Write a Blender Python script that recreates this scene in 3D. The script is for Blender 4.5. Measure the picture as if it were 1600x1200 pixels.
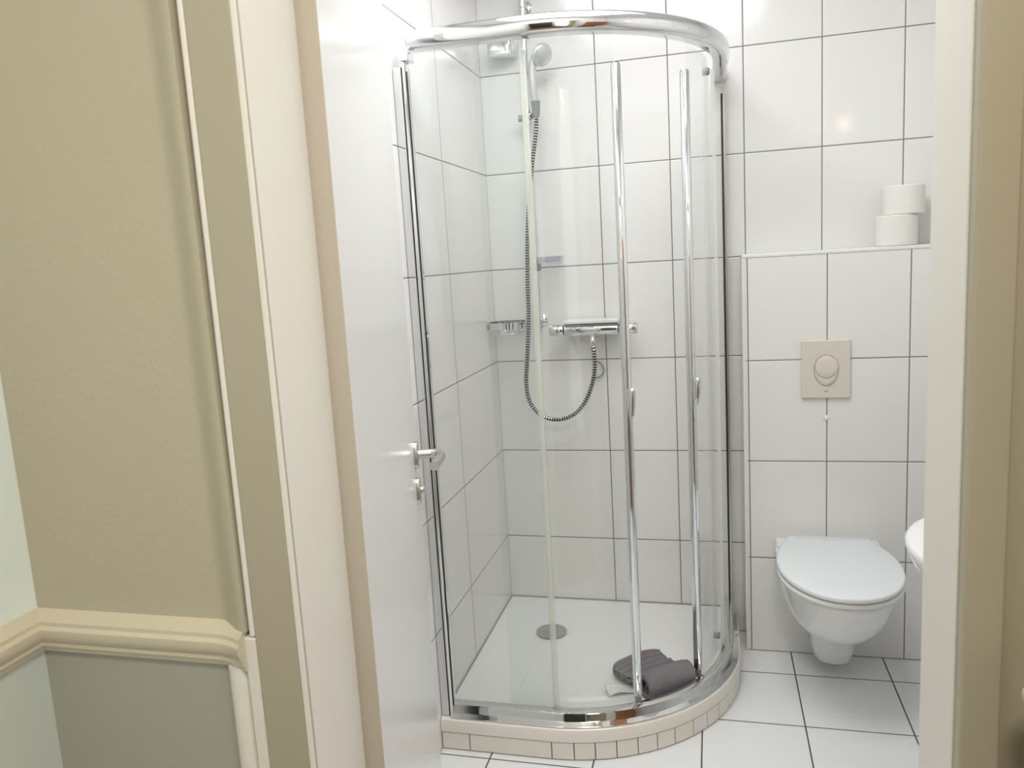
import bpy, bmesh, math, random
from mathutils import Vector, Matrix, noise
random.seed(4)
SC = bpy.context.scene
for o in list(bpy.data.objects): bpy.data.objects.remove(o)
COL = SC.collection
pi = math.pi

# ---------------------------------------------------------------- camera
def cam_axes(a, b, c):
    cy, sy, cp, sp, cr, sr = math.cos(a), math.sin(a), math.cos(b), math.sin(b), math.cos(c), math.sin(c)
    F = Vector((sy*cp, cy*cp, -sp)); r = Vector((cy, -sy, 0)); u = r.cross(F)
    return cr*r+sr*u, -sr*r+cr*u, F
CP = Vector((0.8143, -2.9245, 1.4354))
r_, u_, F_ = cam_axes(-0.2547, 0.1531, -0.0585)
cd = bpy.data.cameras.new('camera'); cam = bpy.data.objects.new('camera', cd); COL.objects.link(cam)
M = Matrix(((r_.x, u_.x, -F_.x, CP.x), (r_.y, u_.y, -F_.y, CP.y), (r_.z, u_.z, -F_.z, CP.z), (0, 0, 0, 1)))
cam.matrix_world = M
cd.sensor_width = 36; cd.sensor_fit = 'HORIZONTAL'; cd.lens = 1229.93/1600*36
cd.clip_start = 0.02
cd.dof.use_dof = True; cd.dof.focus_distance = 2.6; cd.dof.aperture_fstop = 9.0
SC.camera = cam

# ---------------------------------------------------------------- world, lights, exposure
w = bpy.data.worlds.new('world'); SC.world = w; w.use_nodes = True
w.node_tree.nodes['Background'].inputs[0].default_value = (0.9, 0.95, 1, 1)
w.node_tree.nodes['Background'].inputs[1].default_value = 0.3
SC.view_settings.view_transform = 'Standard'; SC.view_settings.look = 'None'
SC.view_settings.gamma = 1; SC.view_settings.use_curve_mapping = False
SC.view_settings.exposure = 0.0
def area(name, loc, size, power, color, target=None, sy=None):
    l = bpy.data.lights.new(name, 'AREA'); l.energy = power; l.color = color; l.size = size
    if sy: l.shape = 'RECTANGLE'; l.size_y = sy
    o = bpy.data.objects.new(name, l); COL.objects.link(o); o.location = loc
    if target: o.rotation_euler = (Vector(target)-Vector(loc)).to_track_quat('-Z', 'Y').to_euler()
    return o
area('bathroom_ceiling_light', (0.62, -1.15, 2.585), 0.9, 19.5, (0.955, 0.985, 1.0))
area('hall_ceiling_light', (0.96, -3.1, 2.50), 0.30, 17.5, (1.0, 0.90, 0.74))
area('hall_side_fill', (1.125, -3.06, 1.40), 1.2, 8.5, (0.88, 0.96, 1.0), target=(0.0, -3.06, 1.40), sy=1.8)  # added cool fill from the right, brightens left wall, jamb and door leaf

# ---------------------------------------------------------------- materials
def new_mat(name):
    m = bpy.data.materials.new(name); m.use_nodes = True
    return m, m.node_tree, m.node_tree.nodes['Principled BSDF']
def S(r, g, b):
    return tuple(((v/255)/12.92 if v/255 <= 0.04045 else ((v/255+0.055)/1.055)**2.4) for v in (r, g, b)) + (1,)
def plain(name, col, rough=0.5, metal=0.0, noise_scale=None, bump=0.0, spec=0.5, var=0.0, coat=0.0, bump_dist=0.002):
    m, nt, p = new_mat(name)
    p.inputs['Base Color'].default_value = col; p.inputs['Roughness'].default_value = rough
    p.inputs['Metallic'].default_value = metal; p.inputs['Specular IOR Level'].default_value = spec
    p.inputs['Coat Weight'].default_value = coat
    tc = nt.nodes.new('ShaderNodeTexCoord'); n = nt.nodes.new('ShaderNodeTexNoise')
    n.inputs['Scale'].default_value = noise_scale or 30; n.inputs['Detail'].default_value = 4
    nt.links.new(tc.outputs['Object'], n.inputs['Vector'])
    if var:
        mx = nt.nodes.new('ShaderNodeMix'); mx.data_type = 'RGBA'
        mx.inputs[6].default_value = tuple(c*(1-var) for c in col[:3])+(1,)
        mx.inputs[7].default_value = tuple(min(1, c*(1+var)) for c in col[:3])+(1,)
        nt.links.new(n.outputs['Fac'], mx.inputs[0]); nt.links.new(mx.outputs[2], p.inputs['Base Color'])
    if bump:
        b = nt.nodes.new('ShaderNodeBump'); b.inputs['Strength'].default_value = bump; b.inputs['Distance'].default_value = bump_dist
        nt.links.new(n.outputs['Fac'], b.inputs['Height']); nt.links.new(b.outputs['Normal'], p.inputs['Normal'])
    return m
def tile_mat(name, ax_u, ax_v, u0, v0, w_, h_, col, grout, gw=0.0017, rough=0.12):
    """glazed tiles on a grid through (u0,v0) with spacing w_,h_ measured in the room"""
    m, nt, p = new_mat(name); N = nt.nodes.new; L = nt.links.new
    tc = N('ShaderNodeTexCoord'); sx = N('ShaderNodeSeparateXYZ'); L(tc.outputs['Object'], sx.inputs[0])
    def math_(op, a, b=None, c=None):
        n = N('ShaderNodeMath'); n.operation = op
        for i, v in enumerate((a, b, c)):
            if v is None: continue
            if isinstance(v, (int, float)): n.inputs[i].default_value = v
            else: L(v, n.inputs[i])
        return n.outputs[0]
    def dist(ax, o, s):
        f = math_('FRACT', math_('DIVIDE', math_('SUBTRACT', sx.outputs[ax], o-50*s), s))
        return math_('MULTIPLY', math_('MINIMUM', f, math_('SUBTRACT', 1.0, f)), s)
    d = math_('MINIMUM', dist(ax_u, u0, w_), dist(ax_v, v0, h_))
    mr = N('ShaderNodeMapRange'); mr.interpolation_type = 'SMOOTHSTEP'
    mr.inputs['From Min'].default_value = gw*0.7; mr.inputs['From Max'].default_value = gw*1.3
    L(d, mr.inputs['Value'])
    mx = N('ShaderNodeMix'); mx.data_type = 'RGBA'; L(mr.outputs[0], mx.inputs[0])
    mx.inputs[6].default_value = grout; mx.inputs[7].default_value = col; L(mx.outputs[2], p.inputs['Base Color'])
    rr = N('ShaderNodeMix'); rr.data_type = 'FLOAT'; L(mr.outputs[0], rr.inputs[0])
    rr.inputs[2].default_value = 0.85; rr.inputs[3].default_value = rough; L(rr.outputs[0], p.inputs['Roughness'])
    hb = N('ShaderNodeMapRange'); hb.interpolation_type = 'SMOOTHSTEP'
    hb.inputs['From Min'].default_value = gw*0.5; hb.inputs['From Max'].default_value = gw*2.6; L(d, hb.inputs['Value'])
    nz = N('ShaderNodeTexNoise'); nz.inputs['Scale'].default_value = 5; nz.inputs['Detail'].default_value = 1
    L(tc.outputs['Object'], nz.inputs['Vector'])
    hs = math_('MULTIPLY_ADD', nz.outputs['Fac'], 0.9, hb.outputs[0])
    b = N('ShaderNodeBump'); b.inputs['Strength'].default_value = 0.6; b.inputs['Distance'].default_value = 0.0015
    L(hs, b.inputs['Height']); L(b.outputs['Normal'], p.inputs['Normal'])
    return m
TW, TH = 0.252, 0.3518
ZT = 2.1127
white_tile = (0.865, 0.85, 0.835, 1); grout_c = (0.20, 0.185, 0.17, 1)
M_back = tile_mat('back_wall_tiles', 'X', 'Z', 0.1725, ZT, TW, TH, white_tile, grout_c)
M_left = tile_mat('left_wall_tiles', 'Y', 'Z', -0.504, ZT, TW*2, TH, white_tile, grout_c, gw=0.0014)
M_box = tile_mat('cistern_wall_tiles', 'X', 'Z', 1.1799, 1.0562, TW, TH, white_tile, grout_c)
M_right = tile_mat('right_wall_tiles', 'Y', 'Z', -0.2, ZT, TW, TH, white_tile, grout_c)
M_floor = tile_mat('floor_tiles', 'X', 'Y', 1.062, -0.2973, 0.3025, 0.3045, (0.85, 0.865, 0.88, 1), (0.10, 0.09, 0.08, 1), gw=0.0022, rough=0.3)
M_chrome = plain('chrome', (0.77, 0.78, 0.79, 1), 0.05, 1.0)
M_satin = plain('brushed_steel', (0.62, 0.60, 0.58, 1), 0.28, 1.0)
M_silver = plain('silver_plastic', (0.66, 0.67, 0.68, 1), 0.22, 0.55)
M_dark = plain('dark_rubber', (0.03, 0.03, 0.03, 1), 0.5)
M_grey = plain('grey_plastic', (0.30, 0.31, 0.32, 1), 0.35)
M_ceram = plain('white_ceramic', (0.84, 0.84, 0.84, 1), 0.08, coat=0.3)
M_lid = plain('white_seat_plastic', (0.80, 0.83, 0.86, 1), 0.14)
M_acryl = plain('white_acrylic', (0.86, 0.865, 0.855, 1), 0.22)
M_paint = plain('ceiling_paint', (0.90, 0.90, 0.89, 1), 0.8)
M_door = plain('door_lacquer', (0.87, 0.86, 0.85, 1), 0.22, noise_scale=3, bump=0.05)
M_frame = plain('frame_lacquer', (0.80, 0.765, 0.71, 1), 0.4, noise_scale=20, bump=0.05)
M_edge = plain('door_edge_hall_tint', (0.57, 0.51, 0.43, 1), 0.5)  # dim warm hall light on the white leaf's edge, put into its colour
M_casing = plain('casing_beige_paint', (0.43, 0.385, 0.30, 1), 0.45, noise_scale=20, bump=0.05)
M_trim = plain('tile_trim_white', (0.85, 0.85, 0.84, 1), 0.25)
M_plaster = plain('woodchip_plaster', (0.51, 0.46, 0.355, 1), 0.85, noise_scale=140, bump=0.2, bump_dist=0.003)
M_wains = plain('wainscot_paint', (0.42, 0.41, 0.355, 1), 0.7, noise_scale=60, bump=0.15)
M_rail = plain('chair_rail_paint', (0.68, 0.61, 0.48, 1), 0.45, noise_scale=40, bump=0.1)
M_cream = plain('cream_wall_paint', (0.80, 0.87, 0.84, 1), 0.85, noise_scale=140, bump=0.3, bump_dist=0.003)
M_cream2 = plain('grey_green_wainscot_paint', (0.62, 0.67, 0.62, 1), 0.7, noise_scale=60, bump=0.15)
M_hallfloor = plain('hall_floor_wood', (0.25, 0.14, 0.07, 1), 0.4, noise_scale=8, var=0.3)
M_brown = plain('brown_wood', (0.30, 0.115, 0.035, 1), 0.35, noise_scale=12, var=0.35)
M_darkpanel = plain('dark_panel', (0.03, 0.022, 0.018, 1), 0.4, noise_scale=12, var=0.3)
M_plinthtile = plain('plinth_tile', (0.86, 0.81, 0.75, 1), 0.25)
M_lip = plain('plinth_edge', (0.83, 0.78, 0.72, 1), 0.25)
M_grout = plain('grout', (0.19, 0.15, 0.13, 1), 0.9)
M_seal = plain('silicone_grey', (0.36, 0.36, 0.35, 1), 0.5)
M_plate = plain('flush_plate_plastic', (0.74, 0.69, 0.61, 1), 0.3)
M_towel = plain('towel_terry', (0.25, 0.225, 0.245, 1), 0.95, noise_scale=260, bump=0.9, var=0.25, bump_dist=0.004, spec=0.1)
M_paper = plain('toilet_paper', (0.86, 0.84, 0.79, 1), 0.95, noise_scale=120, bump=0.3, spec=0.1)
M_card = plain('cardboard', (0.35, 0.26, 0.18, 1), 0.9)
M_label = plain('white_paper', (0.80, 0.80, 0.77, 1), 0.7)
M_drain = plain('drain_steel', (0.52, 0.52, 0.51, 1), 0.25, 1.0)
def glass_mat(name, tint, base=0.02, edge=0.6, rough=0.0, haze=0.0, hazecol=(0.8, 0.85, 0.8, 1)):
    m, nt, p = new_mat(name); N = nt.nodes.new; L = nt.links.new
    nt.nodes.remove(p); out = [n for n in nt.nodes if n.type == 'OUTPUT_MATERIAL'][0]
    t = N('ShaderNodeBsdfTransparent'); t.inputs[0].default_value = tint
    g = N('ShaderNodeBsdfGlossy'); g.inputs['Roughness'].default_value = rough; g.inputs['Color'].default_value = (1, 1, 1, 1)
    # same reflectance from both sides of a thin sheet
    fr = N('ShaderNodeFresnel'); ge = N('ShaderNodeNewGeometry'); io = N('ShaderNodeMix'); io.data_type = 'FLOAT'
    io.inputs[2].default_value = 1.32; io.inputs[3].default_value = 1/1.32
    L(ge.outputs['Backfacing'], io.inputs[0]); L(io.outputs[0], fr.inputs[0])
    mx = N('ShaderNodeMixShader'); L(fr.outputs[0], mx.inputs[0]); L(t.outputs[0], mx.inputs[1]); L(g.outputs[0], mx.inputs[2])
    last = mx
    if haze:
        d = N('ShaderNodeBsdfDiffuse'); d.inputs[0].default_value = hazecol
        m2 = N('ShaderNodeMixShader'); m2.inputs[0].default_value = haze
        L(mx.outputs[0], m2.inputs[1]); L(d.outputs[0], m2.inputs[2]); last = m2
    L(last.outputs[0], out.inputs[0]); return m
M_glass = glass_mat('shower_glass', (0.982, 0.992, 0.986, 1), haze=0.006)
M_strip = glass_mat('clear_plastic_seal', (0.93, 0.94, 0.90, 1), haze=0.42, hazecol=(0.93, 0.94, 0.89, 1), rough=0.25)
M_clear = glass_mat('clear_acrylic', (0.93, 0.94, 0.95, 1), haze=0.10, hazecol=(0.8, 0.82, 0.84, 1), rough=0.05)
mb, nt_, p_ = new_mat('warm_bulb'); p_.inputs['Emission Color'].default_value = (1, 0.72, 0.42, 1); p_.inputs['Emission Strength'].default_value = 22
M_bulb = mb
M_mirror = plain('mirror', (0.9, 0.92, 0.92, 1), 0.01, 1.0)

# ---------------------------------------------------------------- mesh helpers
class MB:
    def __init__(s): s.v = []; s.f = []; s.mi = []; s.sm = []
    def add(s, vs, fs, mi=0, smooth=True):
        b = len(s.v); s.v += [tuple(v) for v in vs]
        for k, f in enumerate(fs):
            s.f.append(tuple(b+i for i in f)); s.mi.append(mi if isinstance(mi, int) else mi[k]); s.sm.append(smooth)
        return s
    def box(s, a, b, mi=0):
        (x0, y0, z0), (x1, y1, z1) = a, b
        vs = [(x0,y0,z0),(x1,y0,z0),(x1,y1,z0),(x0,y1,z0),(x0,y0,z1),(x1,y0,z1),(x1,y1,z1),(x0,y1,z1)]
        return s.add(vs, [(0,3,2,1),(4,5,6,7),(0,1,5,4),(1,2,6,5),(2,3,7,6),(3,0,4,7)], mi, False)
    def tube(s, pts, rad, n=16, mi=0, closed=False, cap=True):
        """round tube through points; rad a number or a list"""
        pts = [Vector(p) for p in pts]; k = len(pts)
        rs = rad if isinstance(rad, (list, tuple)) else [rad]*k
        vs = []; up = None; rings = []
        for i, p in enumerate(pts):
            if closed: t = pts[(i+1) % k]-pts[i-1]
            else: t = pts[min(i+1, k-1)]-pts[max(i-1, 0)]
            t.normalize()
            if up is None:
                up = Vector((0, 0, 1)) if abs(t.z) < 0.9 else Vector((1, 0, 0))
            a = (up-t*up.dot(t)).normalized(); up = a; b = t.cross(a)
            for j in range(n):
                q = 2*pi*j/n; vs.append(p+(a*math.cos(q)+b*math.sin(q))*rs[i])
        fs = []; ms = []
        for i in range(k if closed else k-1):
            for j in range(n):
                i2 = (i+1) % k
                fs.append((i*n+j, i*n+(j+1) % n, i2*n+(j+1) % n, i2*n+j)); ms.append(mi if isinstance(mi, int) else mi[i])
        s.add(vs, fs, ms)
        if cap and not closed:
            m0 = mi if isinstance(mi, int) else mi[0]
            b0 = len(s.v)-len(vs)
            s.f.append(tuple(b0+j for j in reversed(range(n)))); s.mi.append(m0); s.sm.append(False)
            s.f.append(tuple(b0+(k-1)*n+j for j in range(n))); s.mi.append(m0); s.sm.append(False)
        return s
    def sweep(s, path, prof, closed_prof=True, cap=True, mi=0, smooth=True):
        """path: list of (point, outward normal); prof: list of (outward, z)"""
        n = len(prof); vs = []
        for p, nn in path:
            for o_, z in prof: vs.append((p[0]+nn[0]*o_, p[1]+nn[1]*o_, z))
        fs = []
        m = n if closed_prof else n-1
        for i in range(len(path)-1):
            for j in range(m): fs.append((i*n+j, (i+1)*n+j, (i+1)*n+(j+1) % n, i*n+(j+1) % n))
        if cap and closed_prof:
            fs.append(tuple(reversed(range(n)))); fs.append(tuple((len(path)-1)*n+j for j in range(n)))
        return s.add(vs, fs, mi, smooth)
    def loft(s, rings, cap=True, mi=0, smooth=True):
        n = len(rings[0]); vs = [v for r in rings for v in r]
        fs = [(i*n+j, i*n+(j+1) % n, (i+1)*n+(j+1) % n, (i+1)*n+j) for i in range(len(rings)-1) for j in range(n)]
        if cap: fs += [tuple(reversed(range(n))), tuple((len(rings)-1)*n+j for j in range(n))]
        return s.add(vs, fs, mi, smooth)
    def lathe(s, c, axis, prof, n=40, mi=0):
        """prof: (radius, height along axis)"""
        ax = Vector(axis).normalized(); a = ax.orthogonal().normalized(); b = ax.cross(a); c = Vector(c)
        rings = [[c+ax*h+(a*math.cos(2*pi*j/n)+b*math.sin(2*pi*j/n))*max(r, 1e-5) for j in range(n)] for r, h in prof]
        return s.loft(rings, True, mi)
    def build(s, name, mats, parent=None, bevel=0, segs=2, smooth_angle=0.7, recalc=True, subsurf=0):
        me = bpy.data.meshes.new(name); me.from_pydata(s.v, [], s.f)
        mats = mats if isinstance(mats, (list, tuple)) else [mats]
        for m in mats: me.materials.append(m)
        for i, p in enumerate(me.polygons): p.material_index = s.mi[i]; p.use_smooth = s.sm[i]
        if recalc:
            bm = bmesh.new(); bm.from_mesh(me); bmesh.ops.recalc_face_normals(bm, faces=bm.faces); bm.to_mesh(me); bm.free()
        o = bpy.data.objects.new(name, me); COL.objects.link(o)
        if bevel:
            for p in me.polygons: p.use_smooth = True
            b = o.modifiers.new('bevel', 'BEVEL'); b.width = bevel; b.segments = segs; b.limit_method = 'ANGLE'; b.angle_limit = 0.6
            b.harden_normals = True
        if subsurf:
            b = o.modifiers.new('subsurf', 'SUBSURF'); b.levels = subsurf; b.render_levels = subsurf
        if not bevel and not subsurf and any(s.sm):
            try: me.set_sharp_from_angle(angle=smooth_angle)
            except Exception: pass
        if parent is not None:
            o.parent = parent; o.matrix_parent_inverse = parent.matrix_world.inverted()
        return o
def tag(o, label=None, cat=None, group=None, kind=None):
    if label: o['label'] = label
    if cat: o['category'] = cat
    if group: o['group'] = group
    if kind: o['kind'] = kind
    return o
def thing(name, label, cat, loc, group=None):
    o = bpy.data.objects.new(name, None); COL.objects.link(o); o.location = loc; o.empty_display_size = 0.05
    o.matrix_world = Matrix.Translation(loc)
    return tag(o, label, cat, group)
def struct(name, mb, mats, label, cat, **k):
    return tag(mb.build(name, mats, **k), label, cat, None, 'structure')
def part(p, name, mb, mats, label=None, **k):
    return tag(mb.build(name, mats, p, **k), label)
def circ(c, a, b, r, n=24, a0=0, a1=2*pi):
    c, a, b = Vector(c), Vector(a), Vector(b)
    return [c+(a*math.cos(a0+(a1-a0)*i/n)+b*math.sin(a0+(a1-a0)*i/n))*r for i in range(n+1)]
def catmull(P, per=10):
    P = [Vector(p) for p in P]; P = [2*P[0]-P[1]]+P+[2*P[-1]-P[-2]]; out = []
    for i in range(1, len(P)-2):
        for k in range(per):
            t = k/per
            out.append(0.5*((2*P[i])+(P[i+1]-P[i-1])*t+(2*P[i-1]-5*P[i]+4*P[i+1]-P[i+2])*t*t+(3*P[i]-P[i-1]-3*P[i+1]+P[i+2])*t**3))
    out.append(P[-2]); return out

# ---------------------------------------------------------------- room shell
XR = 1.66            # right wall of the bathroom
YF = -1.886          # bathroom side of the door wall
YN = -2.0245         # hall side of the door wall
XL, XJ = 0.269, 1.0644   # door opening
ZD = 2.14
ZC = 2.60
DB = 0.142           # depth of the tiled cistern box
HX0, HX1, HYB = -0.172, 1.136, -3.85
struct('wall_back', MB().box((-0.1, 0, -0.05), (XR+0.1, 0.1, ZC)), M_back, 'white tiled bathroom back wall behind shower and toilet', 'wall')
struct('wall_left', MB().box((-0.1, YF, -0.05), (0, 0, ZC)), M_left, 'white tiled wall on the left side of the shower', 'wall')
struct('wall_right', MB().box((XR, YF, -0.05), (XR+0.1, 0, ZC)), M_right, 'white tiled bathroom wall on the right, behind the washbasin', 'wall')
struct('floor', MB().box((-0.1, -1.96, -0.06), (XR+0.1, 0, 0)), M_floor, 'bathroom floor of large white tiles with dark grout', 'floor')
struct('ceiling', MB().box((-0.1, YF-0.07, ZC), (XR+0.1, 0.1, ZC+0.08)), M_paint, 'white bathroom ceiling', 'ceiling')
mbx = MB()
YM = -1.955
mbx.box((-0.1, YM, -0.05), (XL-0.02, YF, ZC)).box((XJ+0.02, YM, -0.05), (XR+0.1, YF, ZC)).box((XL-0.02, YM, ZD+0.02), (XJ+0.02, YF, ZC))
struct('wall_front', mbx, M_right, 'bathroom side of the wall around the doorway', 'wall')
# cistern box
struct('wall_cistern', MB().box((0.913, -DB, 0), (XR, 0, 1.405)), M_box, 'half-height tiled box wall carrying the toilet, toilet rolls on its ledge', 'wall')
tb = MB()
tb.box((0.911, -DB-0.003, 1.403), (XR, 0.0, 1.416))
struct('trim_1', tb, M_trim, 'white ledge trim along the top of the tiled box wall', 'trim', bevel=0.004)
struct('trim_2', MB().box((0.909, -DB-0.003, 0.001), (0.921, -DB+0.009, 1.404)), M_trim, 'white vertical tile trim at the left corner of the box wall', 'trim', bevel=0.004)
# hall
hl = MB()
hl.box((HX0-0.1, YN, -0.05), (XL-0.018, YM-0.001, ZC))
struct('wall_hall_left', hl, M_plaster, 'beige plaster wall left of the door frame above the chair rail', 'wall')
# plaster swelling towards the casing, above the chair rail
zr0, zr1 = 0.906, 0.962
prof = [(HX0, YN-0.001)]+[(0.135+0.055*t, YN-0.001-0.024*(t*t*(3-2*t))) for t in [i/10 for i in range(11)]]
def vwall(z0, z1, xe0, xe1):
    m = MB(); n = len(prof); rows = []
    for z in (z0, z1):
        dx = (xe0 if z == z0 else xe1)
        rows.append([(x+(dx if i else 0), y, z) for i, (x, y) in enumerate(prof)])
    vs = rows[0]+rows[1]
    fs = [(i, i+1, n+i+1, n+i) for i in range(n-1)]
    vs += [(rows[0][-1][0], YN+0.002, z0), (rows[1][-1][0], YN+0.002, z1)]
    fs.append((n-1, 2*n, 2*n+1, 2*n-1))
    return m.add(vs, fs)
struct('wall_hall_plaster', vwall(zr1, ZC, 0.005, -0.006), M_plaster, 'beige textured plaster face that swells forward at the door casing', 'wall', recalc=False)
struct('wall_hall_wainscot', MB().box((HX0, YN-0.004, 0), (0.16, YN, zr0)), M_wains, 'grey-brown painted lower wall below the chair rail', 'wall')
# chair rail profile swept along the wall, returning forward at the casing
rp = [(0, 0.905), (0.012, 0.906), (0.014, 0.913), (0.018, 0.916), (0.018, 0.922), (0.022, 0.927), (0.026, 0.936), (0.026, 0.945), (0.022, 0.950), (0.022, 0.956), (0.012, 0.962), (0.0, 0.968)]
path = [((HX0, YN), (0, -1)), ((0.14, YN), (0, -1))]
for t in [i/6 for i in range(1, 7)]:
    path.append(((0.14+0.05*t, YN-0.014*t*t), (0, -1)))
m = MB().sweep(path, rp)
pathl = [((HX0, YN+0.0), (1, 0)), ((HX0, HYB), (1, 0))]
struct('trim_3', m, M_rail, 'cream moulded chair rail ending against the door casing', 'trim', smooth_angle=0.5)
struct('trim_4', MB().sweep([((HX0, YN-0.005), (1, 0)), ((HX0, HYB), (1, 0))], rp), M_rail, 'cream moulded chair rail on the far left wall', 'trim', smooth_angle=0.5)
struct('trim_5', MB().tube([(0.170, YN-0.008, 0), (0.170, YN-0.008, 0.907)], 0.0165, 24), M_frame, 'rounded white vertical bead below the chair rail beside the casing', 'trim')
struct('wall_hall_side', MB().box((HX0-0.1, HYB, -0.05), (HX0, YN, ZC)), M_cream, 'pale cream wall at the far left edge of the picture', 'wall')
struct('wall_hall_side_wainscot', MB().box((HX0-0.001, HYB, 0), (HX0+0.004, YN-0.004, zr0)), M_cream2, 'grey-green lower wall below the rail at the far left', 'wall')
hr = MB()
hr.box((XJ+0.018, YN, -0.05), (HX1+0.1, YM-0.001, ZC)).box((HX1, HYB, -0.05), (HX1+0.1, YN, ZC))
struct('wall_hall_right', hr, M_plaster, 'beige hall wall at the right edge of the picture', 'wall')
struct('wall_hall_right_wainscot', MB().box((HX1-0.004, HYB, 0), (HX1+0.001, -2.10, 0.95)), M_wains, 'grey lower hall wall at the right edge', 'wall')
struct('trim_6', MB().sweep([((HX1, HYB), (-1, 0)), ((HX1, -2.088), (-1, 0))], [(o, z+0.035) for o, z in rp]), M_rail, 'end of the cream chair rail at the right edge of the picture', 'trim')
struct('wall_hall_header', MB().box((XL-0.018, YN, ZD+0.02), (XJ+0.018, YM-0.001, ZC)), M_plaster, 'wall above the doorway', 'wall')
struct('floor_hall', MB().box((HX0-0.1, HYB-0.1, -0.06), (HX1+0.1, -1.96, 0)), M_hallfloor, 'brown hall floor', 'floor')
struct('ceiling_hall', MB().box((HX0-0.1, HYB-0.1, ZC-0.05), (HX1+0.1, YN, ZC+0.03)), M_paint, 'hall ceiling', 'ceiling')
struct('wall_hall_back', MB().box((HX0-0.1, HYB-0.1, -0.05), (HX1+0.1, HYB, ZC)), M_cream, 'hall wall behind the viewer', 'wall')
d2 = struct('dark_reflection_panel', MB().box((0.30, HYB, 0), (1.08, HYB+0.04, 2.25)), M_darkpanel, 'dark door-like panel behind the viewer, added for a dark reflection in the chrome', 'door')  # added stand-in so the chrome reflects something dark through the doorway
wm = MB()
for a, b in (((HX1-0.004, -3.72, 0.42), (HX1-0.001, -3.66, 2.38)), ((HX1-0.004, -2.46, 0.42), (HX1-0.001, -2.40, 2.38)), ((HX1-0.004, -3.66, 0.42), (HX1-0.001, -2.46, 0.48)), ((HX1-0.004, -3.66, 2.32), (HX1-0.001, -2.46, 2.38))): wm.box(a, b)
struct('hall_fill_frame', wm, M_trim, 'white window-like frame added around the hall fill light, out of the picture', 'window')  # unseen frame made up to go with the side fill light
# door frame: jamb linings (facing each other), head, casings
def frame_side(x_in, s, xo, nm, lab):
    m = MB()
    m.box((min(x_in, x_in-s*0.018), YN, 0), (max(x_in, x_in-s*0.018), YF, ZD))
    return struct(nm, m, M_frame, lab, 'door frame', bevel=0.002)
frame_side(XL, 1, 0, 'trim_7', 'pale lacquered left jamb lining of the doorway')
frame_side(XJ, -1, 0, 'trim_8', 'pale lacquered right jamb lining of the doorway')
struct('trim_9', MB().box((XL-0.018, YN, ZD), (XJ+0.018, YF, ZD+0.018)), M_frame, 'head of the door frame', 'door frame')
YC = -2.050
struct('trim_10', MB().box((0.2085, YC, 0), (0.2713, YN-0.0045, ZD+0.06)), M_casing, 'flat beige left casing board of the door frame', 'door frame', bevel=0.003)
struct('trim_14', MB().box((0.2715, YC-0.001, 0), (0.279, YC+0.004, ZD)), M_frame, 'thin pale bead along the inner edge of the left casing', 'door frame', bevel=0.0015)
struct('trim_11', MB().box((0.188, YC+0.002, 0), (0.2083, YN+0.001, 0.955)).box((0.1985, YC+0.001, 0.955), (0.2083, YN+0.001, ZD+0.06)), M_frame, 'narrow light strip at the outer edge of the left casing', 'door frame', bevel=0.004)
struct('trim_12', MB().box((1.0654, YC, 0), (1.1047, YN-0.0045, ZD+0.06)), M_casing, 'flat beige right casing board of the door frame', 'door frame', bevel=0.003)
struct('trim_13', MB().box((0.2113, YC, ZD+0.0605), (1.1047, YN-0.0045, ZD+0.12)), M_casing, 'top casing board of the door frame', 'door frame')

# ---------------------------------------------------------------- open door leaf
H0 = Vector((0.295, -1.872, 0)); H1 = Vector((0.082, -1.105, 0))
t_ = (H1-H0).normalized(); n_ = Vector((-t_.y, t_.x, 0)) * -1   # n_ points into the room (+X)
if n_.x < 0: n_ = -n_
TK = 0.036
def dl(a, b, z): return H0+t_*a+n_*b+Vector((0, 0, z))
LL = (H1-H0).length
def leaf_box(m, a0, a1, b0, b1, z0, z1, mi=0):
    vs = [dl(a0,b0,z0), dl(a1,b0,z0), dl(a1,b1,z0), dl(a0,b1,z0), dl(a0,b0,z1), dl(a1,b0,z1), dl(a1,b1,z1), dl(a0,b1,z1)]
    return m.add(vs, [(0,3,2,1),(4,5,6,7),(0,1,5,4),(1,2,6,5),(2,3,7,6),(3,0,4,7)], mi, False)
door = struct('door_1', leaf_box(MB(), 0, LL, -TK, 0, 0.006, 2.12), [M_door, M_edge], 'white glossy bathroom door standing open on the left', 'door', bevel=0.002)
for p in door.data.polygons:
    if p.normal.dot(-t_) > 0.9: p.material_index = 1
def lh(a, b, z): return dl(a, b, z)
ra, rz = LL-0.064, 0.985
m = MB()
def oval(a, z, ha, hz, b0, b1, mi=0, e=3.0, n=36, mm=None):
    mm = mm or MB(); rings = []
    for b, k in ((b0, 1.0), (b1-0.002, 1.0), (b1-0.0006, 0.97), (b1, 0.92)):
        r = []
        for j in range(n):
            q = 2*pi*j/n; c, s_ = math.cos(q), math.sin(q)
            r.append(dl(a+ha*k*math.copysign(abs(c)**(2/e), c), b, z+hz*k*math.copysign(abs(s_)**(2/e), s_)))
        rings.append(r)
    return mm.loft(rings, True, mi)
hd = thing('door_handle', 'brushed steel lever handle on the open white door', 'door handle', dl(ra, 0, rz))
hd.parent = door; hd.matrix_parent_inverse = door.matrix_world.inverted(); del hd['category']
lev = MB().tube(catmull([lh(ra, 0.006, rz), lh(ra, 0.03, rz), lh(ra, 0.045, rz), lh(ra-0.006, 0.060, rz), lh(ra-0.022, 0.067, rz), lh(ra-0.05, 0.067, rz), lh(ra-0.128, 0.058, rz)], 8), 0.0112, 20)
part(hd, 'lever', lev, M_satin)
part(hd, 'rose', oval(ra, rz-0.002, 0.016, 0.033, 0.0, 0.010), M_satin)
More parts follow.
